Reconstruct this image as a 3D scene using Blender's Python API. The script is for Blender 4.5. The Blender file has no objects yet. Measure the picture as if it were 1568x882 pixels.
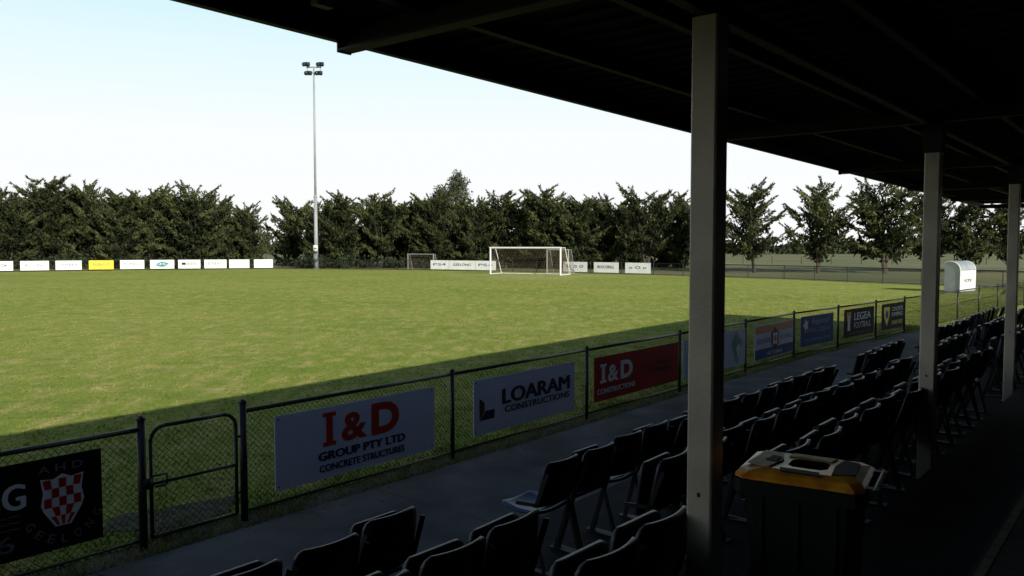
import bpy, math, random
import numpy as np
from mathutils import Vector, Matrix
random.seed(7); rng=np.random.default_rng(7)
sc=bpy.context.scene
COL=sc.collection
SX,SY=math.sin(math.radians(39.5)),math.cos(math.radians(39.5))
s=Vector((SX,SY,0)); n=Vector((-SY,SX,0)); UP=Vector((0,0,1))
def S(a,b,z=0): return s*a+n*b+UP*z

# ---------------- materials ----------------
def mat(name,c1,c2=None,scale=4,rough=.7,bump=0,bscale=None,metal=0,detail=6,spec=.5,rand=0,lo=.35,hi=.65):
    m=bpy.data.materials.new(name); m.use_nodes=True
    nt=m.node_tree; N=nt.nodes; L=nt.links
    b=N['Principled BSDF']; b.inputs['Roughness'].default_value=rough; b.inputs['Metallic'].default_value=metal
    b.inputs['Specular IOR Level'].default_value=spec
    if c2 is None: c2=tuple(x*.75 for x in c1)
    tc=N.new('ShaderNodeTexCoord')
    no=N.new('ShaderNodeTexNoise'); no.inputs['Scale'].default_value=scale; no.inputs['Detail'].default_value=detail
    L.new(tc.outputs['Object'],no.inputs['Vector'])
    mr=N.new('ShaderNodeMapRange'); mr.inputs[1].default_value=lo; mr.inputs[2].default_value=hi
    L.new(no.outputs['Fac'],mr.inputs[0])
    mx=N.new('ShaderNodeMix'); mx.data_type='RGBA'
    mx.inputs[6].default_value=(*c1,1); mx.inputs[7].default_value=(*c2,1)
    L.new(mr.outputs[0],mx.inputs[0])
    out=mx.outputs[2]
    if rand:
        oi=N.new('ShaderNodeObjectInfo'); hs=N.new('ShaderNodeHueSaturation')
        m2=N.new('ShaderNodeMapRange'); m2.inputs[3].default_value=1-rand; m2.inputs[4].default_value=1+rand
        L.new(oi.outputs['Random'],m2.inputs[0]); L.new(m2.outputs[0],hs.inputs['Value']); L.new(out,hs.inputs['Color']); out=hs.outputs[0]
    L.new(out,b.inputs['Base Color'])
    if bump:
        n2=N.new('ShaderNodeTexNoise'); n2.inputs['Scale'].default_value=bscale or scale*5; n2.inputs['Detail'].default_value=8
        L.new(tc.outputs['Object'],n2.inputs['Vector'])
        bp=N.new('ShaderNodeBump'); bp.inputs['Strength'].default_value=bump; bp.inputs['Distance'].default_value=.05
        L.new(n2.outputs['Fac'],bp.inputs['Height']); L.new(bp.outputs[0],b.inputs['Normal'])
    return m

class MB:
    def __init__(s_): s_.v=[];s_.f=[];s_.m=[];
    def add(s_,vs,fs,mi=0):
        o=len(s_.v); s_.v+= [tuple(x) for x in vs]; s_.f+=[tuple(i+o for i in f) for f in fs]; s_.m+=[mi]*len(fs)
    def box(s_,c,sx,sy,sz,mi=0,ax=None,taper=1.0):
        X,Y,Z=ax or (s,n,UP); c=Vector(c); vs=[]
        for k in (-1,1):
            t=taper if k<0 else 1
            for (i,j) in ((-1,-1),(1,-1),(1,1),(-1,1)):
                vs.append(c+X*(i*sx/2*t)+Y*(j*sy/2*t)+Z*(k*sz/2))
        s_.add(vs,[(3,2,1,0),(4,5,6,7),(0,1,5,4),(1,2,6,5),(2,3,7,6),(3,0,4,7)],mi)
    def beam(s_,p0,p1,w,h,mi=0,side=None):
        p0=Vector(p0);p1=Vector(p1);d=(p1-p0); L=d.length; d.normalize()
        sd=(side or d.cross(UP)); 
        if sd.length<1e-4: sd=Vector((1,0,0))
        sd=sd.normalized(); u=sd.cross(d).normalized()
        s_.box((p0+p1)/2,L,w,h,mi,(d,sd,u))
    def tube(s_,p0,p1,r0,r1=None,k=8,mi=0,cap=True):
        r1=r0 if r1 is None else r1
        p0=Vector(p0);p1=Vector(p1); d=(p1-p0).normalized()
        a=d.cross(UP); 
        if a.length<1e-3: a=Vector((1,0,0))
        a.normalize(); b=d.cross(a)
        vs=[p0+(a*math.cos(2*math.pi*i/k)+b*math.sin(2*math.pi*i/k))*r0 for i in range(k)]
        vs+=[p1+(a*math.cos(2*math.pi*i/k)+b*math.sin(2*math.pi*i/k))*r1 for i in range(k)]
        fs=[(i,(i+1)%k,k+(i+1)%k,k+i) for i in range(k)]
        if cap: fs+=[tuple(range(k))[::-1],tuple(range(k,2*k))]
        s_.add(vs,fs,mi)
    def path(s_,pts,r,k=8,mi=0):
        for i in range(len(pts)-1): s_.tube(pts[i],pts[i+1],r,r,k,mi)
    def build(s_,name,mats,smooth=False,parent=None):
        me=bpy.data.meshes.new(name); me.from_pydata(s_.v,[],s_.f)
        for m in mats: me.materials.append(m)
        me.polygons.foreach_set('material_index',s_.m)
        if smooth: me.polygons.foreach_set('use_smooth',[True]*len(s_.f))
        me.update(); ob=bpy.data.objects.new(name,me); COL.objects.link(ob)
        if parent: ob.parent=parent
        return ob

M={}
M['paddock']=mat('dry_paddock',(.21,.20,.075),(.11,.13,.04),.05,.95,.3,2)
M['fence']=mat('black_fence_paint',(.012,.013,.014),None,8,.45)
M['wire']=mat('pvc_wire',(.010,.012,.011),None,8,.7,spec=.15)
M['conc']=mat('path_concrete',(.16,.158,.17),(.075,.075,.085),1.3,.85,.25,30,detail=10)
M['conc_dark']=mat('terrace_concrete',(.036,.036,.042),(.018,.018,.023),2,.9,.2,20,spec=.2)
M['dirt']=mat('dirt_strip',(.11,.09,.06),(.04,.05,.025),6,.95,.8,25)
M['white_sign']=mat('white_sign_panel',(.63,.67,.84),(.56,.60,.77),1.5,.6,spec=.2)
M['red_ink']=mat('red_ink',(.5,.035,.01),None,3,.6,spec=.2)
M['redpanel']=mat('red_panel',(.45,.008,.008),None,2,.6,spec=.2)
M['darkredink']=mat('dark_red_ink',(.16,.01,.01),None,2,.6,spec=.2)
M['darkink']=mat('dark_ink',(.012,.02,.045),None,3,.6,spec=.2)
M['blackpanel']=mat('black_panel',(.006,.006,.007),None,3,.7,spec=.12)
M['greyink']=mat('grey_ink',(.16,.16,.17),None,3,.6,spec=.2)
M['greenink']=mat('dark_olive_ink',(.06,.065,.02),None,3,.6,spec=.2)
M['blue']=mat('blue_panel',(.025,.07,.28),None,2,.6,spec=.15)
M['orange']=mat('orange_ink',(.6,.14,.01),None,2,.5)
M['ltblue']=mat('light_blue_ink',(.25,.45,.6),None,2,.5)
M['yellow']=mat('yellow_panel',(.8,.62,.02),None,2,.4)
M['whiteink']=mat('white_ink',(.78,.78,.80),(.7,.7,.72),3,.6,spec=.2)
M['teal']=mat('teal_ink',(.02,.25,.22),None,3,.5)
M['white_paint']=mat('white_paint',(.8,.8,.78),(.7,.7,.68),2,.4)
M['post']=mat('cream_post_paint',(.54,.48,.40),(.40,.35,.30),3,.45,.08,40)
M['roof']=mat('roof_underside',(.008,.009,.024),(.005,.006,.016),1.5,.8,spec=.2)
M['steel']=mat('roof_steel_dark',(.014,.015,.026),None,2,.6,spec=.3)
M['seat']=mat('navy_seat_plastic',(.008,.012,.030),(.006,.009,.02),5,.42,rand=.25,spec=.35)
M['seatblue']=mat('blue_seat_pan',(.03,.08,.22),(.02,.06,.17),5,.45,spec=.3)
M['seatleg']=mat('seat_leg_steel',(.006,.006,.008),None,5,.55,spec=.25)
M['galv']=mat('galvanised_steel',(.36,.37,.38),(.3,.31,.32),1,.55)
M['bin']=mat('bin_plastic_dark',(.005,.010,.010),None,5,.5,spec=.25)
M['lid']=mat('bin_lid_orange_yellow',(.75,.36,.02),(.48,.14,.012),9,.35)
M['lidsheen']=mat('lid_label_sheen',(.62,.58,.42),(.38,.30,.16),12,.7)  # pale beige sheen of the lid, painted in as label patches
M['yline']=mat('yellow_step_paint',(.12,.09,.02),(.04,.035,.02),12,.8)
M['net']=mat('goal_net',(.25,.2,.13),None,3,.9)
M['bark']=mat('bark',(.09,.07,.05),(.045,.035,.028),3,.95,.6,12)
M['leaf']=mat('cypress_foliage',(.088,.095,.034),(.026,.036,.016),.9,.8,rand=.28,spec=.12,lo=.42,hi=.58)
M['leafshade']=mat('cypress_inner_shade',(.022,.028,.012),(.012,.016,.008),.9,.9,spec=.05)  # shade inside the crowns, painted as a darker copy of the foliage
M['leafdark']=mat('far_foliage',(.05,.065,.03),(.03,.04,.02),.2,.8,rand=.2,spec=.2)
M['euc']=mat('eucalypt_foliage',(.10,.115,.07),(.05,.065,.04),.8,.7,spec=.3)
M['clear']=mat('grey_polycarbonate',(.34,.36,.37),(.27,.29,.31),2,.3)
M['roofgrey']=mat('cabinet_grey',(.16,.2,.24),None,2,.5)
M['glass']=mat('dark_window_glass',(.03,.04,.05),None,2,.1)
M['litter']=mat('leaf_litter',(.2,.14,.07),(.06,.04,.02),20,.9)

def turf(name,gain=1.0,blades=False):
    m=bpy.data.materials.new(name); m.use_nodes=True; nt=m.node_tree; N=nt.nodes; L=nt.links
    b=N['Principled BSDF']; b.inputs['Roughness'].default_value=.85; b.inputs['Specular IOR Level'].default_value=.05
    geo=N.new('ShaderNodeNewGeometry')
    def noise(sc_,det,mapscale=None,rough=.6):
        x=N.new('ShaderNodeTexNoise'); x.inputs['Scale'].default_value=sc_; x.inputs['Detail'].default_value=det; x.inputs['Roughness'].default_value=rough
        if mapscale:
            mp=N.new('ShaderNodeMapping'); mp.inputs['Scale'].default_value=mapscale; mp.inputs['Rotation'].default_value=(0,0,math.radians(12))
            L.new(geo.outputs['Position'],mp.inputs[0]); L.new(mp.outputs[0],x.inputs['Vector'])
        else: L.new(geo.outputs['Position'],x.inputs['Vector'])
        return x.outputs['Fac']
    def rng_(src,lo,hi,a=0,bb=1):
        r=N.new('ShaderNodeMapRange'); r.inputs[1].default_value=lo;r.inputs[2].default_value=hi;r.inputs[3].default_value=a;r.inputs[4].default_value=bb
        L.new(src,r.inputs[0]); return r.outputs[0]
    def mix(f,a,c):
        x=N.new('ShaderNodeMix'); x.data_type='RGBA'
        L.new(f,x.inputs[0])
        for k,val in ((6,a),(7,c)):
            if isinstance(val,tuple): x.inputs[k].default_value=(*[q*gain for q in val],1)
            else: L.new(val,x.inputs[k])
        return x.outputs[2]
    c=mix(rng_(noise(.12,8),.38,.62),(.17,.225,.035),(.235,.26,.055))
    c=mix(rng_(noise(2.2,9,(1,.4,1),.75),.48,.64),c,(.37,.32,.12))
    c=mix(rng_(noise(9,8,None,.8),.5,.68),c,(.065,.10,.015))
    c=mix(rng_(noise(1.1,6,(.5,1.6,1),.7),.52,.75),c,(.11,.155,.03))
    d=N.new('ShaderNodeVectorMath'); d.operation='DISTANCE'; d.inputs[1].default_value=(1.2,71.5,0)
    L.new(geo.outputs['Position'],d.inputs[0])
    dm=rng_(d.outputs['Value'],2,9,.85,0)
    w=N.new('ShaderNodeMath'); w.operation='MULTIPLY'; L.new(dm,w.inputs[0]); L.new(rng_(noise(.5,8),.42,.6),w.inputs[1])
    c=mix(w.outputs[0],c,(.36,.31,.17))
    L.new(c,b.inputs['Base Color'])
    if not blades:
        bp=N.new('ShaderNodeBump'); bp.inputs['Strength'].default_value=.9; bp.inputs['Distance'].default_value=.06
        L.new(noise(7,10,None,.8),bp.inputs['Height']); L.new(bp.outputs[0],b.inputs['Normal'])
    return m
M['turf']=turf('turf',1.6); M['blade']=turf('grass_blades',.9,True)

# ---------------- ground ----------------
def sheet(name,pts,z,m,seg=False):
    me=bpy.data.meshes.new(name); me.from_pydata([(p[0],p[1],z) for p in pts],[],[tuple(range(len(pts)))])
    me.materials.append(m); ob=bpy.data.objects.new(name,me); COL.objects.link(ob); return ob
sheet('ground',[(-3000,-3000),(3000,-3000),(3000,3000),(-3000,3000)],0,M['paddock'])
NEAR=[S(-60,6.95),S(-15,6.95),S(3.31,6.95),S(4.31,6.95),S(19,6.9),S(26.4,6.35),S(42.5,5.16)]
FAR=[(28.5,42),(31.5,46.5),(31.2,51),(27.8,54.5),(21.7,64),(12.9,73.2),(4.9,79.4),(-9.6,87.8),(-27.8,92.9),(-41.7,88),(-51.9,81.4),(-75,64),(-88,35),(-85,-5)]
poly=[(p[0],p[1]) for p in NEAR]+FAR
sheet('sports_field_grass',poly,.006,M['turf'])
sheet('grass_verge',[tuple(S(26.8,6.3)[:2]),tuple(S(26.8,-30)[:2]),tuple(S(70,-30)[:2]),tuple(S(70,10)[:2]),(31,46.5),(28.5,41.9),tuple(S(42.5,5.1)[:2])],.004,M['turf'])
sheet('dirt_strip',[tuple(S(a,b)[:2]) for a,b in ((-15,6.5),(27,6.0),(27,6.55),(19,7.1),(-15,7.15))],.010,M['dirt'])
mb=MB()
a=-12.0
while a<27:
    L_=2.95; e=6.72 if a<18 else 6.72-(a-18)*.06
    mb.box(S(a+L_/2,(4.45+e)/2,0.0),L_,e-4.45,.05)
    a+=L_+.012
mb.build('concrete_path',[M['conc']])
mb=MB(); vs=[]
for i in range(20):
    t=i/20*2*math.pi; r=1+.25*math.sin(3*t+1)+.12*math.sin(7*t)
    vs.append(S(3.9+.6*r*math.cos(t),7.55+.45*r*math.sin(t),.013))
mb.add(vs,[tuple(range(20))]); mb.build('worn_earth_patch',[M['dirt']])

def blades(name,N_,amin,amax,bmin,bmax,hmin,hmax,seed,w=.006,pw=1.2):
    r=np.random.default_rng(seed)
    A=r.uniform(amin,amax,N_); u_=r.uniform(0,1,N_)**pw; B=bmin+(bmax-bmin)*u_
    lim=np.where(A>19,(A-19)*-.075,0); B=B+lim
    x=SX*A-SY*B; y=SY*A+SX*B
    cl=.5+.5*np.sin(x*3.1+np.sin(y*2.3)*2)*np.sin(y*2.7+np.sin(x*1.9)*2)
    g=1+1.2*u_ if pw>1.5 else 1
    h=(hmin+(hmax-hmin)*r.uniform(0,1,N_))*(.5+.8*cl); w=w*g
    th=r.uniform(0,2*np.pi,N_); lx=r.normal(0,.5,N_)*h; ly=r.normal(0,.5,N_)*h
    v=np.zeros((N_*3,3)); 
    v[0::3]=np.c_[x-np.cos(th)*w,y-np.sin(th)*w,np.full(N_,.004)]
    v[1::3]=np.c_[x+np.cos(th)*w,y+np.sin(th)*w,np.full(N_,.004)]
    v[2::3]=np.c_[x+lx,y+ly,h]
    me=bpy.data.meshes.new(name); me.vertices.add(N_*3); me.vertices.foreach_set('co',v.ravel())
    me.loops.add(N_*3); me.loops.foreach_set('vertex_index',np.arange(N_*3,dtype=np.int32))
    me.polygons.add(N_); me.polygons.foreach_set('loop_start',np.arange(0,N_*3,3,dtype=np.int32)); 
    me.update(calc_edges=True); me.materials.append(M['blade'])
    ob=bpy.data.objects.new(name,me); COL.objects.link(ob)
blades('grass_tufts',230000,-12,46,7.1,56,.02,.05,1,.010,2.2)
blades('long_grass_at_fence',16000,-3,40,6.75,7.15,.03,.12,2,.005)
r=np.random.default_rng(3); mb=MB()
for i in range(1500):
    a=r.uniform(0,27); b=6.75+r.normal(0,.2)-(max(a-19,0)*.075); z=.03+r.uniform(0,.01); q=r.uniform(.008,.028); t=r.uniform(0,6.28)
    c=S(a,b,z); d=Vector((math.cos(t),math.sin(t),r.uniform(-.3,.3)))*q; e=Vector((-math.sin(t),math.cos(t),r.uniform(-.3,.3)))*q*.6
    mb.add([c-d,c+e,c+d,c-e],[(0,1,2,3)])
mb.build('leaf_litter',[M['litter']])

# ---------------- fences ----------------
def mesh_wire(mb,p0,p1,z0,z1,pitch,r,mi=1):
    p0=Vector(p0);p1=Vector(p1);d=p1-p0;L_=d.length;d.normalize();h=z1-z0
    nd=Vector((-d.y,d.x,0)); k=-h
    while k<L_:
        for sg in (0,1):
            x0=max(k,0);x1=min(k+h,L_)
            if x1<=x0: continue
            za=z0+(x0-k);zb=z0+(x1-k)
            if sg: za=z0+z1-za; zb=z0+z1-zb
            A=p0+d*x0+UP*za; B=p0+d*x1+UP*zb
            u=(B-A).normalized().cross(nd)
            off=nd*(.002 if sg else -.002)
            vs=[P+off+w for P in (A,B) for w in (u*r,nd*r,-u*r,-nd*r)]
            mb.add(vs,[(0,1,5,4),(1,2,6,5),(2,3,7,6),(3,0,4,7)],mi)
        k+=pitch
mb=MB()
def fpos(a):
    if a<19: return S(a,6.95)
    if a<26.4: return S(a,6.95-.6*(a-19)/7.4)
    return S(a,6.35-1.19*(a-26.4)/16.1)
H=1.09
posts=[-8.4,-5.5,-2.6,.3,3.31,None,4.31,7.25,10.25,13.27,16.2,19.0,21.6,24.25,26.6,29.4,32.2,35,37.8,40.6,42.5]
prev=None
for p in posts:
    if p is None: prev=None; continue
    P=fpos(p); gate=p in (3.31,4.31)
    top=1.17 if gate else 1.12; rr=.036 if gate else .027
    mb.tube(P,P+UP*top,rr,rr,12); mb.tube(P+UP*top,P+UP*(top+.012),rr*1.25,rr*1.25,12); mb.tube(P+UP*(top+.012),P+UP*(top+.04),rr*1.15,rr*.35,12)
    if prev is not None:
        Q=fpos(prev)
        mb.tube(Q+UP*H,P+UP*H,.021,.021,10); mb.tube(Q+UP*.10,P+UP*.10,.014,.014,8)
        mesh_wire(mb,Q,P,.06,H,.062,.0021)
    prev=p
mb.build('chain_link_fence',[M['fence'],M['wire']],True)
mb=MB(); g0,g1=3.39,4.23
def G(a,z): return S(a,6.95,z)
R_=.13; pts=[G(g0,.10)]
pts+= [G(g0,H-R_)]+[G(g0+R_-R_*math.cos(t),H-R_+R_*math.sin(t)) for t in (math.pi/8,math.pi/4,3*math.pi/8,math.pi/2)]
pts+= [G(g1-R_,H)]+[G(g1-R_+R_*math.sin(t),H-R_+R_*math.cos(t)) for t in (math.pi/8,math.pi/4,3*math.pi/8,math.pi/2)]
pts+= [G(g1,.10),G(g0,.10)]
mb.path(pts,.018,10); mb.tube(G(g0,.58),G(g1,.58),.014)
mesh_wire(mb,S(g0,6.95),S(g1,6.95),.1,H-.03,.062,.0021)
mb.path([G(g0,.66)-n*.03,G(g0+.13,.66)-n*.03,G(g0+.13,.56)-n*.03,G(g0+.02,.56)-n*.03],.01,6)
for z in (.3,.85): mb.tube(G(g1,z),G(4.31,z),.012)
mb.box(G(g0-.04,.6)-n*.03,.09,.02,.1,0)
mb.build('fence_gate',[M['fence'],M['wire']],True)
mb=MB(); line=[(S(42.5,5.16)[0],S(42.5,5.16)[1])]+FAR
for i in range(len(line)-1):
    A=Vector((*line[i],0));B=Vector((*line[i+1],0));k=max(1,round((B-A).length/3))
    for j in range(k):
        P=A.lerp(B,j/k);Q=A.lerp(B,(j+1)/k)
        mb.tube(P,P+UP*1.14,.04,.04,6); mb.tube(P+UP*1.1,Q+UP*1.1,.035,.035,6); mb.tube(P+UP*.1,Q+UP*.1,.02,.02,5)
        if P.y>30: mesh_wire(mb,P,Q,.08,1.08,.12,.0035)
mb.build('perimeter_fence',[M['fence'],M['wire']])
mb=MB()
for i in range(60):
    x=-110+i*4; f=lambda x: 125+.02*x if x<=0 else 125-.2*x
    P=Vector((x,f(x),0)); Q=Vector((x+4,f(x+4),0))
    mb.tube(P,P+UP*1.15,.06,.05,6)
    for z in (.45,.8,1.1): mb.tube(P+UP*z,Q+UP*z,.006,.006,4)
mb.build('paddock_fence',[M['bark']])

# ---------------- text ----------------
def text(parent,body,origin,ax,cx,cz,w,h,m,off=.004,bold=.02,shear=0,heavy=0):
    if heavy:
        for q in range(5): text(parent,body,origin,ax,cx+heavy*(q-2)/2,cz,w-2*heavy,h,m,off+.0004*q,0,shear)
        for q in (-1,1): text(parent,body,origin,ax,cx,cz+q*heavy*.4,w-2*heavy,h,m,off+.0024+.0003*q,0,shear)
        return
    cu=bpy.data.curves.new('lettering','FONT'); cu.body=body; cu.align_x='CENTER'; cu.align_y='CENTER'; cu.offset=bold; cu.shear=shear
    cu.resolution_u=4
    if bold>.01 and len(body)>1: cu.space_character=1.0+bold*3
    ob=bpy.data.objects.new('lettering',cu); COL.objects.link(ob); bpy.context.view_layer.update()
    d=ob.dimensions; X,Y,Z=ax
    bb=[Vector(c) for c in ob.bound_box]; mxx=(max(b.x for b in bb)+min(b.x for b in bb))/2; mzy=(max(b.y for b in bb)+min(b.y for b in bb))/2
    fx=w/max(d.x,1e-3); fy=h/max(d.y,1e-3)
    o=Vector(origin)+X*(cx-mxx*fx)+Y*(cz-mzy*fy)+Z*off
    mw=Matrix(((X.x*fx,Y.x*fy,Z.x,o.x),(X.y*fx,Y.y*fy,Z.y,o.y),(X.z*fx,Y.z*fy,Z.z,o.z),(0,0,0,1)))
    me=bpy.data.meshes.new_from_object(ob.evaluated_get(bpy.context.evaluated_depsgraph_get()))
    bpy.data.objects.remove(ob)
    me.transform(mw); me.materials.clear(); me.materials.append(m)
    o2=bpy.data.objects.new('lettering',me); COL.objects.link(o2); o2.parent=parent; return o2
def signboard(a0,a1,z0,z1,m,name='advertising_sign'):
    A=fpos(a0);B=fpos(a1); X=(B-A).normalized(); Z=Vector((X.y,-X.x,0))
    c=(A+B)/2+UP*(z0+z1)/2+Z*.035; w=(B-A).length
    mb=MB(); mb.box(c,w,z1-z0,.008,0,(X,UP,Z))
    for i in (-1,1):
        for j in (-1,1):
            p=c+X*(i*(w/2-.04))+UP*(j*((z1-z0)/2-.04)); mb.tube(p,p+Z*.008,.010,.010,8,1)
    ob=mb.build(name,[m,M['fence']]); return ob,c+Z*.004,(X,UP,Z),w,z1-z0
def rect(parent,o,ax,cx,cz,w,h,m,off=.003,name='panel_print'):
    mb=MB(); X,Y,Z=ax; c=Vector(o)+X*cx+Y*cz+Z*(off/2+.0005); mb.box(c,w,h,off,0,ax); return mb.build(name,[m],parent=parent)
def poly2(parent,o,ax,pts,m,off=.003,name='panel_print'):
    mb=MB(); mb.add([o+ax[0]*x+UP*y+ax[2]*off for x,y in pts],[tuple(range(len(pts)))]); return mb.build(name,[m],parent=parent)
ob,o,ax,w,h=signboard(.75,2.95,.24,1.0,M['blackpanel'])
text(ob,'BUILDING',o,ax,-.03,.12,1.1,.2,M['whiteink'],heavy=.008)
text(ob,'9946',o,ax,.13,-.24,.6,.13,M['greyink'],bold=0)
for i in range(3): text(ob,'~~~~~~~~',o,ax,.12,-.03-.05*i,.7,.015,M['greyink'],bold=0)
text(ob,'A H D',o,ax,.78,.29,.34,.06,M['greyink'],bold=.01)
for i,ch in enumerate('GEELONG'):
    t=math.radians(-62+i*20.6)
    X2=(s*math.cos(t)+UP*math.sin(t)); Y2=(-s*math.sin(t)+UP*math.cos(t))
    cpt=o+ax[0]*(.80+.29*math.sin(t))+UP*(-.01-.29*math.cos(t))
    text(ob,ch,cpt,(X2,Y2,-n),0,0,.055,.07,M['greyink'],bold=.01)
mb=MB(); sw,sh=.30,.38; cx,cz=.79,.01
def shp(x,y,zoff): return o+ax[0]*(cx+x)+UP*(cz+y)+ax[2]*zoff
def halfw(y): 
    t=(y+sh/2)/sh
    return sw/2*(min(1,.3+1.6*t) if t<.5 else 1-.12*math.sin((t-.5)*2*math.pi))
ys=[-sh/2,-sh*.42,-sh*.3,-sh*.15,0,sh*.25,sh/2]
out=[shp(-halfw(y)-.015,y+(.015 if y==sh/2 else -.01),.002) for y in ys]+[shp(-.07,sh/2+.0,.002),shp(0,sh/2+.035,.002),shp(.07,sh/2+.0,.002)]+[shp(halfw(y)+.015,y+(.015 if y==sh/2 else -.01),.002) for y in ys[::-1]]
mb.add(out,[tuple(range(len(out)))[::-1]],0)
NY=5
for j in range(NY):
    y0=-sh/2+sh*j/NY;y1=-sh/2+sh*(j+1)/NY
    for i in range(5):
        h0,h1=halfw(y0),halfw(y1)
        q=[shp(-h0+2*h0*i/5,y0,.004),shp(-h0+2*h0*(i+1)/5,y0,.004),shp(-h1+2*h1*(i+1)/5,y1,.004),shp(-h1+2*h1*i/5,y1,.004)]
        if (i+j)%2==0: mb.add(q,[(0,1,2,3)],1)
mb.build('checkered_shield',[M['whiteink'],M['redpanel']],parent=ob)
ob,o,ax,w,h=signboard(4.64,6.89,.22,.985,M['white_sign'])
def bigI(cx,cz,hh,m):
    rect(ob,o,ax,cx,cz,.085,hh,m); rect(ob,o,ax,cx,cz+hh/2-.022,.17,.044,m,.0036); rect(ob,o,ax,cx,cz-hh/2+.022,.17,.044,m,.0036)
bigI(-.45,.14,.36,M['red_ink'])
text(ob,'&',o,ax,-.11,.12,.36,.31,M['red_ink'],bold=.03); text(ob,'D',o,ax,.34,.14,.42,.36,M['red_ink'],bold=.045)
text(ob,'GROUP PTY LTD',o,ax,0.02,-.14,1.24,.09,M['darkink'],heavy=.008)
text(ob,'CONCRETE STRUCTURES',o,ax,0.02,-.27,1.22,.075,M['darkink'],bold=.0,heavy=.004)
ob,o,ax,w,h=signboard(7.61,9.86,.23,.96,M['white_sign'])
text(ob,'LOARAM',o,ax,.22,.08,1.57,.2,M['darkink'],heavy=.018); text(ob,'CONSTRUCTIONS',o,ax,.24,-.1,1.5,.085,M['greenink'],heavy=.005)
poly2(ob,o,ax,[(-1.02,.12),(-1.02,-.17),(-.92,-.06),(-.92,.05)],M['greenink'],name='logo_mark'); poly2(ob,o,ax,[(-1.02,-.18),(-.72,-.18),(-.72,-.06),(-.9,-.06)],M['darkink'],name='logo_mark')
ob,o,ax,w,h=signboard(10.4,13.15,.25,.95,M['redpanel'])
bigI(-1.12,.08,.3,M['whiteink']); text(ob,'&',o,ax,-.83,.06,.32,.27,M['whiteink'],bold=.03); text(ob,'D',o,ax,-.42,.08,.38,.3,M['whiteink'],bold=.045)
text(ob,'CONSTRUCTIONS',o,ax,-.72,-.2,1.15,.08,M['whiteink'],heavy=.006)
text(ob,'PTY LTD BUILDING',o,ax,.65,.08,1.0,.07,M['darkredink'],bold=0); text(ob,'& FORMWORK',o,ax,.65,-.06,1.0,.1,M['darkredink'],bold=.0)
ob,o,ax,w,h=signboard(13.35,16.1,.22,.97,M['white_sign'])
rect(ob,o,ax,-.9,0,.5,.5,M['ltblue']); 
for cx,cy,rr,mm,of in ((.95,.0,.30,'ltblue',.003),(.9,.06,.2,'teal',.005),(1.03,-.06,.12,'whiteink',.007)):
    poly2(ob,o,ax,[(cx+rr*(1+.25*math.sin(3*t)+.12*math.sin(7*t))*math.cos(t)*.85,cy+rr*(1+.2*math.sin(4*t+1))*math.sin(t)) for t in [k*math.pi/14 for k in range(28)]],M[mm],of)
ob,o,ax,w,h=signboard(16.6,18.85,.2,.97,M['white_sign'])
rect(ob,o,ax,0,.27,w-.04,.16,M['orange']); rect(ob,o,ax,0,-.26,w-.04,.22,M['blue'])
text(ob,'GEELONG REGION',o,ax,-.65,.02,.75,.1,M['darkink'],bold=.0); text(ob,'MATCH OFFICIALS',o,ax,.65,.02,.75,.1,M['darkink'],bold=.0); text(ob,'VICTORIA',o,ax,0,-.28,.9,.08,M['whiteink'],bold=.0)
def star(cx,cy,r0,r1,k): return [(cx+(r0 if i%2 else r1)*math.cos(i*math.pi/k),cy+(r0 if i%2 else r1)*math.sin(i*math.pi/k)) for i in range(2*k)]
poly2(ob,o,ax,star(0,.03,.27,.2,6),M['darkink'],.006); poly2(ob,o,ax,star(0,.03,.2,.12,4),M['whiteink'],.009); poly2(ob,o,ax,star(0,.03,.1,.06,6),M['orange'],.012)
ob,o,ax,w,h=signboard(19.3,21.2,.25,.98,M['blue'])
text(ob,'Regional',o,ax,.15,.2,1.0,.18,M['ltblue'],shear=.2,bold=.0); text(ob,'HEATING COOLING',o,ax,.0,.0,1.5,.1,M['ltblue'],bold=.0); text(ob,'www.heating.com.au',o,ax,.0,-.22,1.5,.1,M['ltblue'],bold=.0)
poly2(ob,o,ax,star(-.68,.15,.17,.09,5),M['whiteink'])
ob,o,ax,w,h=signboard(21.9,24.0,.25,1.0,M['blackpanel'])
text(ob,'LEGEA',o,ax,.2,.16,1.2,.2,M['whiteink'],heavy=.012); text(ob,'FOOTBALL',o,ax,.2,-.08,1.2,.16,M['whiteink'],bold=.0); text(ob,'www.football.com',o,ax,.0,-.28,1.4,.06,M['greyink'],bold=0)
poly2(ob,o,ax,[(-.9,.3),(-.6,.3),(-.6,.1),(-.75,-.08),(-.9,.1)],M['orange']); poly2(ob,o,ax,[(-.82,.2),(-.68,.2),(-.66,-.2),(-.84,-.2)],M['whiteink'],.006)
ob,o,ax,w,h=signboard(24.6,26.4,.25,1.0,M['blackpanel'])
text(ob,'CONCRETE',o,ax,.35,.2,.9,.12,M['whiteink'],bold=0); text(ob,'PUMPING',o,ax,.35,.04,.9,.12,M['whiteink'],bold=0); text(ob,'0400 000',o,ax,.35,-.2,.9,.12,M['yellow'],bold=0)
poly2(ob,o,ax,[(-.75,.28),(-.27,.28),(-.3,.0),(-.5,-.28),(-.72,.0)],M['yellow']); poly2(ob,o,ax,star(-.5,.06,.16,.1,5),M['blue'],.006)

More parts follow.
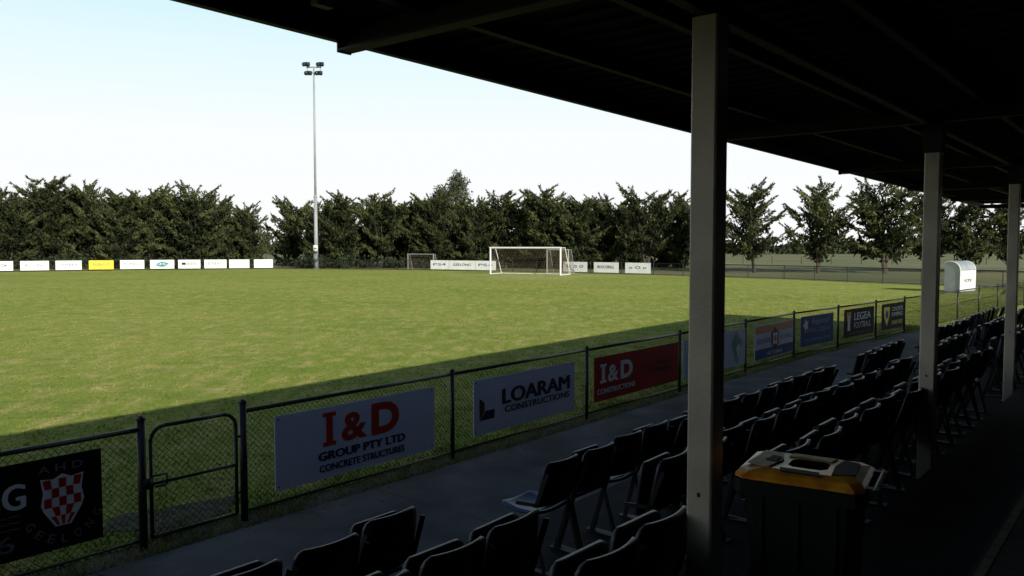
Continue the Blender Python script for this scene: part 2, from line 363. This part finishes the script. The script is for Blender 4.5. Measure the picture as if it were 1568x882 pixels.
def on_far(tanb):
    for i in range(len(FAR)-1):
        A=Vector(FAR[i]);B=Vector(FAR[i+1])
        den=(B.x-A.x)-tanb*(B.y-A.y); num=tanb*A.y-A.x
        if abs(den)<1e-6: continue
        t=num/den
        if 0<=t<=1 and A.lerp(B,t).y>30: return A.lerp(B,t)
F_=1230
def farbanner(x0,x1,m,txt=None,tm=None,logo=None,z0=.15,z1=1.12):
    A=on_far((x0-784)/F_);B=on_far((x1-784)/F_); A=Vector((A.x,A.y,0));B=Vector((B.x,B.y,0)); X=(B-A).normalized(); Z=Vector((X.y,-X.x,0))
    c=(A+B)/2+UP*(z0+z1)/2+Z*.08; w=(B-A).length; mb=MB(); mb.box(c,w,z1-z0,.01,0,(X,UP,Z)); ob=mb.build('advertising_banner',[m])
    if logo: poly2(ob,c+Z*.005,(X,UP,Z),[(w*.25*math.cos(t)*(1+.2*math.sin(2*t)),.28*math.sin(t)) for t in [k*math.pi/10 for k in range(20)]],M[logo],.01)
    if txt: text(ob,txt,c+Z*.02,(X,UP,Z),0,.05,w*.68,.26,M[tm],bold=.0)
W=M['white_paint']
farbanner(-45,20,W,'AHD','darkink'); farbanner(31,75,W,'BUILDING','greyink'); farbanner(85,125,W,'TIMBER','greyink')
farbanner(136,174,M['yellow'],'SUNNY','teal',None); farbanner(184,221,W,'PLUMBING','greyink'); farbanner(230,267,W,'OO','whiteink','teal')
farbanner(273,307,W,'E     ','darkink');farbanner(313,347,W,'STEEL','greyink');farbanner(351,382,W);farbanner(389,418,W)
farbanner(660,688,W,'PS4','blue'); farbanner(688.5,728,W,'GEELONG','darkink'); farbanner(728.5,760,W,'PS4','blue')
farbanner(863,900,W,'o o o','blue'); farbanner(910,948,W,'BEXCORELL','darkink'); farbanner(958,997,W,'o O o','blue')

# ---------------- goals ----------------
def goal(name,A,B,h,depth,pr,hb,netm,fm):
    A=Vector(A);B=Vector(B);X=(B-A).normalized();D=Vector((-X.y,X.x,0)); 
    if D.y<0: D=-D
    mb=MB(); 
    mb.tube(A,A+UP*h,pr,pr,10);mb.tube(B,B+UP*h,pr,pr,10);mb.tube(A+UP*h-X*pr,B+UP*h+X*pr,pr,pr,10)
    for P in (A,B):
        mb.path([P+UP*h,P+UP*h+D*depth*.45,P+D*depth+UP*.03,P+UP*.03],pr*.45,6)
    mb.tube(A+D*depth+UP*.03,B+D*depth+UP*.03,pr*.45,pr*.45,6)
    mb.tube(A+D*depth*.45+UP*h,B+D*depth*.45+UP*h,pr*.3,pr*.3,6)
    w=(B-A).length; k=int(w/.16); r_=.005
    for i in range(k+1):
        P=A.lerp(B,i/k); mb.path([P+UP*h,P+UP*h+D*depth*.45,P+D*depth+UP*.03],r_,3,1)
    for j in range(1,16):
        t=j/16; p=D*(depth*.45+depth*.55*t)+UP*(h*(1-t)); mb.tube(A+p,B+p,r_,r_,3,1)
    for P in (A,B):
        for j in range(1,15):
            z=h*j/15; mb.tube(P+UP*z,P+UP*z+D*(depth-(depth*.55)*z/h),r_,r_,3,1)
        for j in range(1,12):
            y=depth*j/12; zt=h if y<depth*.45 else h*(depth-y)/(depth*.55); mb.tube(P+D*y,P+D*y+UP*zt,r_,r_,3,1)
    return mb.build(name,[fm,netm])
goal('soccer_goal',(-2.05,76.3,0),(4.4,72.9,0),2.5,2.2,.085,0,M['net'],M['white_paint'])
goal('training_goal',(3.4,78.2,0),(5.4,77.1,0),2.3,1.5,.05,0,M['net'],M['galv'])
goal('small_goal',(-11.7,90.3,0),(-8.7,88.9,0),1.75,1.0,.04,0,M['net'],M['galv'])

# ---------------- light tower ----------------
EX=(Vector((1,0,0)),Vector((0,1,0)),UP)
mb=MB(); P=Vector((-22.7,93.2,0))
mb.tube(P,P+UP*8.3,.25,.19,14);mb.tube(P+UP*8.3,P+UP*23.2,.14,.10,12); mb.tube(P,P+UP*.1,.45,.45,14); mb.tube(P+UP*8.25,P+UP*8.45,.24,.2,14)
mb.box(P+UP*23.1,1.7,.12,.12,0,EX); mb.box(P+UP*22.5,1.4,.1,.1,0,EX)
for x in (-.75,.75): mb.tube(P+Vector((x,0,22.4)),P+Vector((x,0,23.3)),.05)
for x,z in ((-.85,23.4),(.75,23.4),(-.62,22.4),(.58,22.4)):
    for dx in (-.16,.22):
        c=P+Vector((x+dx,-.15,z)); d=Vector((.35*(1 if dx>0 else -1),-.9,-.35)).normalized(); sd=d.cross(UP).normalized(); u=sd.cross(d)
        mb.box(c,.35,.4,.45,1,(d,sd,u),.8); mb.tube(c+d*.16,c+d*.24,.18,.22,10,2)
mb.box(P+Vector((0,-.3,2.4)),.5,.1,.7,3,EX); mb.box(P+Vector((0,-.32,1.3)),.42,.3,.8,4,EX)
mb.box(P+Vector((0,-.3,1.9)),.4,.12,.12,1,EX); mb.box(P+Vector((0,-.36,2.4)),.3,.02,.12,1,EX)
mb.build('floodlight_tower',[M['galv'],M['steel'],M['glass'],M['white_paint'],M['roofgrey']],True)

# ---------------- dugout ----------------
mb=MB(); c=Vector((26.0,46.8,0)); X=Vector((.80,.6,0)); Y=Vector((-.6,.8,0))
Ld=1.9; Dp=1.1; Hd=1.3
prof=[(-Dp/2,.08),(-Dp/2,Hd)]+[(-Dp/2*math.cos(t),Hd+.5*math.sin(t)) for t in [math.pi*k/10 for k in range(1,8)]]
for sg in range(len(prof)-1):
    (y0,z0),(y1,z1)=prof[sg],prof[sg+1]
    q=[c+X*(-Ld/2)+Y*y0+UP*z0,c+X*(Ld/2)+Y*y0+UP*z0,c+X*(Ld/2)+Y*y1+UP*z1,c+X*(-Ld/2)+Y*y1+UP*z1]
    mb.add(q,[(0,1,2,3)],0 if sg<1 else 1)
for e in (-1,1):
    vs=[c+X*(e*Ld/2)+Y*y+UP*z for y,z in prof]+[c+X*(e*Ld/2)+Y*(Dp*.3)+UP*.08]
    mb.add(vs,[tuple(range(len(vs)))],1)
    for k in range(len(prof)-1):
        mb.tube(c+X*(e*Ld/2)+Y*prof[k][0]+UP*prof[k][1],c+X*(e*Ld/2)+Y*prof[k+1][0]+UP*prof[k+1][1],.03,.03,6,0)
mb.tube(c-X*Ld/2-Y*(Dp/2+.01)+UP*Hd,c+X*Ld/2-Y*(Dp/2+.01)+UP*Hd,.025,.025,6,1)
mb.box(c+UP*.45+Y*-.25,Ld-.1,.35,.05,0,(X,Y,UP)); mb.box(c+UP*.04,Ld+.2,Dp+.2,.08,2,(X,Y,UP))
for e in (-1,0,1): mb.box(c+X*(e*Ld*.33)+UP*.25-Y*.25,.05,.3,.4,0,(X,Y,UP))
dg=mb.build('team_dugout',[M['white_paint'],M['clear'],M['conc']])
text(dg,'HOME',c-Y*(Dp/2+.01)+UP*.7,(X,UP,-Y),0,0,1.0,.2,M['greyink'],bold=0)

# ---------------- trees ----------------
def leaves_np(r,C,d,rad,N_,ll,lw,flat=.38,tilt=.3,upb=.45,spread=.6):
    off=r.normal(0,1,(N_,3)); off/=np.linalg.norm(off,axis=1)[:,None]; off*= (r.uniform(.1,1,N_)**.5)[:,None]*rad
    off[:,2]*=flat; off[:,2]+=tilt*(off[:,0]*d[0]+off[:,1]*d[1])
    P=C+off
    D=np.array([d[0]*.8,d[1]*.8,upb])+r.normal(0,spread,(N_,3)); D/=np.linalg.norm(D,axis=1)[:,None]
    Wd=np.cross(D,r.normal(0,1,(N_,3))); Wd/=np.linalg.norm(Wd,axis=1)[:,None]+1e-6
    l=ll*r.uniform(.6,1.4,N_)[:,None]; w=lw*r.uniform(.6,1.3,N_)[:,None]
    v=np.empty((N_*3,3)); v[0::3]=P-Wd*w; v[1::3]=P+Wd*w; v[2::3]=P+D*l
    return v
def make_tree(name,seed,H,R,clear,nl,leafmat,kind='cyp',stems=1,fill=1.0):
    r=np.random.default_rng(seed); mb=MB(); LV=[]; IN=[]
    base=[]
    for st in range(stems):
        az=r.uniform(0,6.28)+st*2*math.pi/stems; lean=.04 if stems==1 else .20
        pts=[Vector((0,0,-.1))]; hs=H*r.uniform(.70,.86)
        for k in range(1,6):
            f=k/5; pts.append(Vector((math.cos(az)*lean*H*f**.8+r.normal(0,.1),math.sin(az)*lean*H*f**.8+r.normal(0,.1),hs*f)))
        rad0=.035*H/(stems**.5)
        for k in range(5): mb.tube(pts[k],pts[k+1],rad0*(1-k/5.4),rad0*(1-(k+1)/5.4),7,0,False)
        base.append(pts)
    k3=R/3.2
    for i in range(nl):
        t=clear+(1-clear)*((i+.5)/nl); pts=base[i%stems]; f=t*.98*5; k=min(4,int(f)); p0=pts[k].lerp(pts[k+1],f-k)
        az=i*2.399+r.normal(0,.4)
        if kind=='cyp':
            prof=(.85+.3*math.sin(math.pi*min(1,t*1.05)))*(1-.40*t**4); el=math.radians(6+30*t**2+r.normal(0,9))
        else: prof=.9*math.sin(math.pi*(.12+.8*t)); el=math.radians(25+35*t)
        L_=R*prof*r.uniform(.5,1.3); d=np.array([math.cos(az),math.sin(az)])
        p0n=np.array(p0); 
        def at(u): return p0n+np.array([d[0]*math.cos(el)*L_*u,d[1]*math.cos(el)*L_*u,math.sin(el)*L_*u*(.5+.5*u)+ .09*L_*u*u])
        rr=.05*(1.25-t)*H/10
        q=[Vector(at(u)) for u in (0,.35,.7,1)]
        for k in range(3): mb.tube(q[k],q[k+1],rr*(1.1-k*.33),rr*(1.1-(k+1)*.33),5,0,False)
        if kind=='cyp':
            for u in (.15,.5):
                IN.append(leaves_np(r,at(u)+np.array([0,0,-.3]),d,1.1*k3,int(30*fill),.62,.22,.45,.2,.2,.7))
            for u in (.45,.7,.9,1.04):
                C=at(u)+np.array([r.normal(0,.3),r.normal(0,.3),r.normal(0,.10)])*k3
                LV.append(leaves_np(r,C,d,r.uniform(.55,1.05)*k3,52,.34,.11,.20,.34,.4,.45))
            for q_ in range(2):
                az2=az+r.normal(0,.5); d2=np.array([math.cos(az2),math.sin(az2)]); C=at(r.uniform(.8,1.1))
                for e in range(5): LV.append(leaves_np(r,C+np.array([d2[0]*.32*e,d2[1]*.32*e,.17*e+.08])*k3,d2,(.34-.055*e)*k3,10,.38,.085,.4,.5,.5,.3))
        else:
            for j in range(4):
                u=(.5+.55*j/3); C=at(u)+np.array([r.normal(0,.22),r.normal(0,.22),r.normal(0,.12)])*k3
                LV.append(leaves_np(r,C,d,r.uniform(.55,.9),60,.26,.09,.75,0,-.3,.8))
    nb=len(mb.f); V=np.concatenate(LV+IN); ni=sum(len(x) for x in IN)//3; o=len(mb.v); nt=len(V)//3
    VV=np.concatenate(LV); zt=np.percentile(VV[:,2],99.7)
    verts=mb.v+[tuple(x) for x in V]; faces=mb.f+[(o+3*i,o+3*i+1,o+3*i+2) for i in range(nt)]
    me=bpy.data.meshes.new(name); me.from_pydata(verts,[],faces)
    for m_ in (M['bark'],leafmat,M['leafshade']): me.materials.append(m_)
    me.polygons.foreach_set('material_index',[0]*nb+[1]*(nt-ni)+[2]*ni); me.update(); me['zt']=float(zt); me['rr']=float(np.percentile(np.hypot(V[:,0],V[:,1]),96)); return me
low=[make_tree('cypress_low%d'%i,20+i,10,3.6,.05,38,M['leaf'],stems=(1,3,2,2,3)[i]) for i in range(5)]
high=[make_tree('cypress_high%d'%i,40+i,10,3.7,.24,(28,25,30)[i],M['leaf'],stems=(2,3,3)[i],fill=.6) for i in range(3)]
euc=make_tree('eucalypt',60,10,2.6,.45,26,M['euc'],'euc',2)
def place(me,name,x,Z,ytop,wpx):
    X=(x-784)/F_*Z; h=2.7+(376-ytop)*Z/F_; w=wpx/F_*Z/2
    ob=bpy.data.objects.new(name,me); COL.objects.link(ob); ob.location=(X,Z,0); k=w/me['rr']
    ob.scale=(k,k,h/me['zt']); ob.rotation_euler=(0,0,random.uniform(0,6.28)); return ob
i=0
for x,y,Z,w in [(-95,285,92,105),(-45,280,96,110),(15,292,94,100),(85,270,98,125),(142,280,100,95),(190,293,96,90),(240,286,99,95),(298,282,97,120),(345,300,100,80),(385,312,101,66)]:
    place(low[(i*3)%5],'cypress_tree',x,Z,y,w); i+=1
for x,y,Z,w in [(-20,292,104,110),(50,290,106,110),(115,292,106,110),(168,299,104,100),(215,300,105,105),(268,297,106,110),(325,307,106,90),(368,320,106,70),(512,308,105,90),(560,304,105,100),(610,308,105,100),(650,304,106,90),(700,306,104,100),(750,307,104,90),(806,304,104,100),(862,306,103,100),(910,308,102,100),(960,306,100,100),(1015,306,102,90)]:
    place(low[(i*2)%5],'cypress_tree',x,Z,y,w); i+=1
for x,y,Z,w in [(445,303,108,80),(490,312,100,66),(528,296,99,96),(588,294,98,90),(632,310,99,70),(668,292,97,90),(722,302,96,80),(775,294,97,100),(838,287,94,110),(888,303,92,84),(930,299,94,84),(990,285,88,108),(1045,298,98,70)]:
    place(low[(i*3+1)%5] if i%4 else high[i%3],'cypress_tree',x,Z,y,w); i+=1
for x,y,Z,w in [(1082,300,92,70),(1155,282,80,118),(1252,279,79,116),(1355,275,78,136),(1425,290,82,100),(1478,302,80,100),(1550,302,79,100),(1625,298,78,96)]:
    place(high[i%3],'cypress_tree',x,Z,y,w); i+=1
place(euc,'eucalyptus_tree',680,118,264,74)
r=np.random.default_rng(9); LV=[]
for k in range(800):
    x=r.uniform(-260,320); y=260+r.normal(0,8)+.1*abs(x); hh=r.uniform(4,8.5)*(1+.4*math.sin(x*.05))
    LV.append(leaves_np(r,np.array([x,y,hh*.4]),np.array([0,-1.]),hh*.55,28,1.5,.7,.9,0,.5,.8))
V=np.concatenate(LV); me=bpy.data.meshes.new('distant_tree_belt'); me.from_pydata([tuple(v) for v in V],[],[(3*i,3*i+1,3*i+2) for i in range(len(V)//3)])
me.materials.append(M['leafdark']); ob=bpy.data.objects.new('distant_tree_belt',me); COL.objects.link(ob)
LV=[]
for k in range(220):
    x=r.uniform(-72,8); y=97+r.normal(0,1.5)-(max(-x-38,0)*.12); hh=r.uniform(.5,1.8)
    if -31<x<-27: continue
    LV.append(leaves_np(r,np.array([x,y,hh*.5]),np.array([0,-1.]),hh*.7,38,.4,.12,.8,0,.6,.7))
V=np.concatenate(LV); me=bpy.data.meshes.new('undergrowth'); me.from_pydata([tuple(v) for v in V],[],[(3*i,3*i+1,3*i+2) for i in range(len(V)//3)])
me.materials.append(M['leafdark']); ob=bpy.data.objects.new('undergrowth',me); COL.objects.link(ob)

# ---------------- grandstand ----------------
stand=bpy.data.objects.new('grandstand',None); COL.objects.link(stand)
A0,A1=-9,26.4
def slab(name,a0,a1,b0,b1,z0,z1,m,parent=stand):
    mb=MB(); mb.box(S((a0+a1)/2,(b0+b1)/2,(z0+z1)/2),a1-a0,b1-b0,z1-z0); return mb.build(name,[m],parent=parent)
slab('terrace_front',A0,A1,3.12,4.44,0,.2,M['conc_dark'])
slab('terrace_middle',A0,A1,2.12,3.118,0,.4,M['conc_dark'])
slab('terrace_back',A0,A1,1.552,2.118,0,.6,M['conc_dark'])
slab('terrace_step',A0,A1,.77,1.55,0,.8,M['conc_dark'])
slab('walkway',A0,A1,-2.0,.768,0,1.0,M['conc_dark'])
slab('step_nosing',A0,A1,.70,.745,1.0,1.004,M['yline'])
slab('light_block_wall',A0,A1,-2.2,-2.002,0,3.85,M['roof'])  # unseen wall, added to keep light out of the stand from behind
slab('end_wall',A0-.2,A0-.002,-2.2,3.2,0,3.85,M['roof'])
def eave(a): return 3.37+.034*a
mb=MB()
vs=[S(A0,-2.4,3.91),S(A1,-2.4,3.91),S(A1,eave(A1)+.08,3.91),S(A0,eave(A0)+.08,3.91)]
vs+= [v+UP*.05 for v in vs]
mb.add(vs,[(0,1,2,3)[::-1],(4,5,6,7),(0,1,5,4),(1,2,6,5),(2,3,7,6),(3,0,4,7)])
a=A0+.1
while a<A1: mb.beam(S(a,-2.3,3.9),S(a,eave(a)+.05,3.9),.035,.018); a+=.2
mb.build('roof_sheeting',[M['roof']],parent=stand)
mb=MB()
mb.beam(S(A0,eave(A0)+.03,3.85),S(A1,eave(A1)+.03,3.85),.05,.12)
mb.build('fascia_gutter',[M['steel']],parent=stand)
mb=MB()
for b in (-1.5,-.5,.4,1.2,2.02,2.85): mb.beam(S(A0,b,3.865),S(A1,b+.02*1,3.865),.05,.07)
mb.build('roof_purlins',[M['steel']],parent=stand)
mb=MB()
for a in (-6.5,-1.9,2.83,7.6,12.2,16.8,21.4,26.0):
    b1=eave(a)+.05
    mb.beam(S(a,-2.0,3.79),S(a,b1,3.80),.012,.1); mb.beam(S(a,-2.0,3.745),S(a,b1,3.752),.09,.012); mb.box(S(a,b1-.004,3.80),.09,.012,.12)
mb.build('roof_rafters',[M['steel']],parent=stand)
mb=MB(); mb.beam(S(A0,1.66,3.78),S(A1,1.66,3.78),.06,.1); mb.build('roof_bearer',[M['steel']],parent=stand)
for a in (-5.4,-.98,3.43,7.84,12.5,17.1,21.7,26.0):
    mb=MB(); c0=S(a,1.66,0); w=.0625; ch=.008
    prof=[(-w,-w+ch),(-w+ch,-w),(w-ch,-w),(w,-w+ch),(w,w-ch),(w-ch,w),(-w+ch,w),(-w,w-ch)]
    vs=[c0+s*x+n*y+UP*.55 for x,y in prof]+[c0+s*x+n*y+UP*3.73 for x,y in prof]
    mb.add(vs,[(i,(i+1)%8,8+(i+1)%8,8+i) for i in range(8)],0)
    mb.box(c0+UP*.61,.2,.2,.016,1)
    if a>5: mb.box(c0+UP*3.62,.15,.15,.22,1)
    mb.box(c0-s*.064+UP*1.55,.004,.012,.02,1)
    mb.build('roof_post',[M['post'],M['steel']],parent=stand)
mb=MB(); mb.box(S(2.45,3.2,3.86),.10,.05,.03,0); mb.tube(S(2.45,3.2,3.87),S(2.45,3.2,3.91),.02,.02,8,0); mb.build('eave_pale_piece',[M['galv']],parent=stand)  # small pale block and stub under the eave

# ---------------- seats ----------------
def shell(mb,W_,Hh,f,th,mi):
    rows=[(0,.88),(.08,.97),(.3,1),(.6,1),(.86,.97),(.95,.9),(1,.78)]; nx=9; vs=[]
    for side in (0,1):
        for t,k in rows:
            for i in range(nx):
                x=-1+2*i/(nx-1); vs.append(f(x*W_/2*k,t*Hh,side*th))
    R_=len(rows); fs=[]
    for sd in (0,1):
        for j in range(R_-1):
            for i in range(nx-1):
                a=sd*R_*nx+j*nx+i; q=(a,a+1,a+nx+1,a+nx); fs.append(q if sd==0 else q[::-1])
    per=[i for i in range(nx)]+[j*nx+nx-1 for j in range(1,R_)]+[(R_-1)*nx+i for i in range(nx-2,-1,-1)]+[j*nx for j in range(R_-2,0,-1)]
    for i in range(len(per)):
        a,b=per[i],per[(i+1)%len(per)]; fs.append((b,a,a+R_*nx,b+R_*nx))
    mb.add(vs,fs,mi)
def seat_mesh(name,opened=False):
    mb=MB(); AXL=(Vector((1,0,0)),Vector((0,1,0)),UP)
    shell(mb,.45,.36,lambda x,z,t: Vector((x,-z*.22+.05*(x/.22)**2+t-.01*math.sin(z/.36*3.1),.49+z)),.022,0)
    if opened: shell(mb,.42,.40,lambda x,z,t: Vector((x,.04+z,.42+t+.03*math.sin(z/.4*3.1)*-1+.02*(x/.2)**2)),.025,1)
    else: shell(mb,.42,.38,lambda x,z,t: Vector((x,.15-z*.12+t,.42+z)),.03,0)
    for e in (-1,1):
        x=e*.238
        mb.beam((x,.20,0.01),(x,.06,.46),.035,.012*1,2,Vector((0,1,0)))
        mb.beam((x,-.04,0.01),(x,.09,.44),.03,.012,2,Vector((0,1,0)))
        mb.beam((x,.07,.44),(x,-.06,.78),.035,.012,2,Vector((0,1,0)))
        mb.box((x,.08,.012),.05,.34,.012,2,AXL)
        mb.beam((x,.02,.52),(x,.24,.50),.03,.012*1,2,Vector((0,0,1)))
    mb.tube((-.245,.1,.43),(.245,.1,.43),.014,.014,8,2)
    ob=mb.build(name,[M['seat'],M['seatblue'],M['seatleg']]); me=ob.data; bpy.data.objects.remove(ob)
    me.polygons.foreach_set('use_smooth',[m<2 for m in mb.m]); return me
closed=seat_mesh('seat_folded'); opened=seat_mesh('seat_open',True)
rot=math.atan2(s.y,s.x)
def put_seat(a,b,z,op=False):
    ob=bpy.data.objects.new('stadium_seat',opened if op else closed); COL.objects.link(ob)
    ob.location=S(a,b,z); ob.rotation_euler=(random.gauss(0,.04),random.gauss(0,.01),rot+random.gauss(0,.03))
blocks=[(-3,3.55),(4.75,11.9),(12.8,15.9),(17.0,21.2),(22.1,26.2)]
for row,(b,z) in enumerate(((3.66,.2),(2.67,.4),(1.80,.6))):
    for bi,(a0,a1) in enumerate(blocks):
        k=int((a1-a0)/.52); 
        for i in range(k):
            a=(a1-.26-i*.52) if bi==0 else (a0+.26+i*.52)
            if abs(b-1.8)<.1 and any(abs(a-p)<.2 for p in (7.84,12.5,17.1,21.7,26.3,-.98)): continue
            op=(row==0 and bi==1 and i==0) or random.random()<.05
            put_seat(a,b,z,op)

# ---------------- wheelie bin ----------------
mb=MB(); bx=Vector((.86,-.51,0)).normalized(); by=Vector((-bx.y,bx.x,0)); bc=Vector((1.335,3.60,.8))
def bp(x,y,z): return bc+bx*x*.77+by*y*.74+UP*z*.885
def ring(lx,ly,z,x0=0,ch=.05):
    return [bp(x0+x,y,z) for x,y in ((-lx+ch,-ly),(lx-ch,-ly),(lx,-ly+ch),(lx,ly-ch),(lx-ch,ly),(-lx+ch,ly),(-lx,ly-ch),(-lx,-ly+ch))]
rings=[ring(.24,.22,.06,.03),ring(.31,.26,.90,0),ring(.36,.31,.91,0),ring(.36,.31,.975,0)]
vs=[v for R_ in rings for v in R_]; fs=[tuple(range(8))[::-1]]
for j in range(3): fs+=[(j*8+i,j*8+(i+1)%8,(j+1)*8+(i+1)%8,(j+1)*8+i) for i in range(8)]
mb.add(vs,fs,0)
lid=[ring(.352,.30,.978,0),ring(.352,.30,.994,0),ring(.33,.27,1.016,0,.06),ring(.27,.20,1.030,0,.07)]
vs=[v for R_ in lid for v in R_]; fs=[]
for j in range(3): fs+=[(j*8+i,j*8+(i+1)%8,(j+1)*8+(i+1)%8,(j+1)*8+i) for i in range(8)]
mb.add(vs,fs,1)
inner=[bp(.02+.11*x,.10*y,1.027) for x,y in ((-.7,-1),(.7,-1),(1,-.6),(1,.6),(.7,1),(-.7,1),(-1,.6),(-1,-.6))]
top=lid[3]; mb.add(top+inner,[(i,(i+1)%8,8+(i+1)%8,8+i) for i in range(8)],1)
mb.add(inner+[v-UP*.1 for v in inner],[(i,(i+1)%8,8+(i+1)%8,8+i) for i in range(8)]+[tuple(range(8,16))],2)
def patch(pts,z,mi): mb.add([bp(x,y,z) for x,y in pts]+[bp(x,y,z-.006) for x,y in pts],[tuple(range(len(pts)))]+[(i,(i+1)%len(pts),len(pts)+(i+1)%len(pts),len(pts)+i) for i in range(len(pts))],mi)
patch([(-.30,-.16),(-.17,-.19),(-.13,.02),(-.16,.17),(-.27,.19)],1.036,3)
patch([(-.12,.13),(.13,.12),(.15,.19),(-.10,.2)],1.035,3)
patch([(.17,-.19),(.29,-.13),(.28,.15),(.19,.19),(.16,.02)],1.034,2)
patch([(-.1,-.23),(.12,-.24),(.1,-.16),(-.12,-.15)],1.030,2)
patch([(-.22,-.05),(-.16,-.07),(-.15,.05),(-.2,.07)],1.040,2)
mb.tube(bp(.40,-.24,.985),bp(.40,.24,.985),.014,.014,8,0)
for y in (-.2,.2): mb.box(bp(.37,y,.97),.07,.04,.05,0,(bx,by,UP))
for y in (-.27,.27): mb.tube(bp(.28,y-.02,.115),bp(.28,y+.02,.115),.1,.1,16,0)
mb.tube(bp(.28,-.27,.1),bp(.28,.27,.1),.012)
for x in (-.2,0,.2): mb.box(bp(x,-.262,.72),.02,.02,.3,0,(bx,by,UP))
mb.build('wheelie_bin',[M['bin'],M['lid'],M['blackpanel'],M['lidsheen']])

# ---------------- camera, light, sky ----------------
cam=bpy.data.cameras.new('camera'); co=bpy.data.objects.new('camera',cam); COL.objects.link(co); sc.camera=co
co.location=(0,0,2.7); co.rotation_euler=(math.radians(90-3.02),0,0); cam.sensor_width=36; cam.lens=1230/1568*36; cam.clip_end=8000; cam.clip_start=.05
sund=(s*-3.2+n*-9.3+UP*3.95).normalized()
el=math.asin(sund.z); az=math.atan2(sund.x,sund.y)
sl=bpy.data.lights.new('sun','SUN'); sl.energy=5; sl.angle=math.radians(.5); sl.color=(1,.96,.88)
so=bpy.data.objects.new('sun',sl); COL.objects.link(so); so.rotation_euler=sund.to_track_quat('Z','Y').to_euler()
w=bpy.data.worlds.new('World'); sc.world=w; w.use_nodes=True; nt=w.node_tree; N=nt.nodes; L=nt.links
sk=N.new('ShaderNodeTexSky'); sk.sky_type='NISHITA'; sk.sun_disc=False; sk.sun_elevation=el; sk.sun_rotation=az%(2*math.pi)
sk.air_density=1.0; sk.dust_density=.6; sk.ozone_density=1.0
tc=N.new('ShaderNodeTexCoord'); sp=N.new('ShaderNodeSeparateXYZ'); L.new(tc.outputs['Generated'],sp.inputs[0])
cr=N.new('ShaderNodeValToRGB'); L.new(sp.outputs['Z'],cr.inputs[0]); e=cr.color_ramp.elements
e[0].position=0; e[0].color=(.98,.98,.98,1); e[1].position=.42; e[1].color=(.34,.64,.78,1)
x=e.new(.13); x.color=(.95,.985,1,1); x=e.new(.22); x.color=(.79,.96,1,1); x=e.new(.30); x.color=(.60,.88,.95,1)
sc_=N.new('ShaderNodeVectorMath'); sc_.operation='SCALE'; sc_.inputs['Scale'].default_value=20.2; L.new(cr.outputs[0],sc_.inputs[0])
f=N.new('ShaderNodeMapRange'); f.interpolation_type='SMOOTHSTEP'; f.inputs[1].default_value=.28; f.inputs[2].default_value=.44; f.inputs[3].default_value=1; f.inputs[4].default_value=0; L.new(sp.outputs['Z'],f.inputs[0])
mx=N.new('ShaderNodeMix'); mx.data_type='RGBA'; L.new(f.outputs[0],mx.inputs[0]); L.new(sk.outputs[0],mx.inputs[6]); L.new(sc_.outputs[0],mx.inputs[7])
bg=N['Background']; bg.inputs['Strength'].default_value=.05; L.new(mx.outputs[2],bg.inputs['Color'])
sc.view_settings.view_transform='Standard'; sc.view_settings.look='None'; sc.view_settings.exposure=0
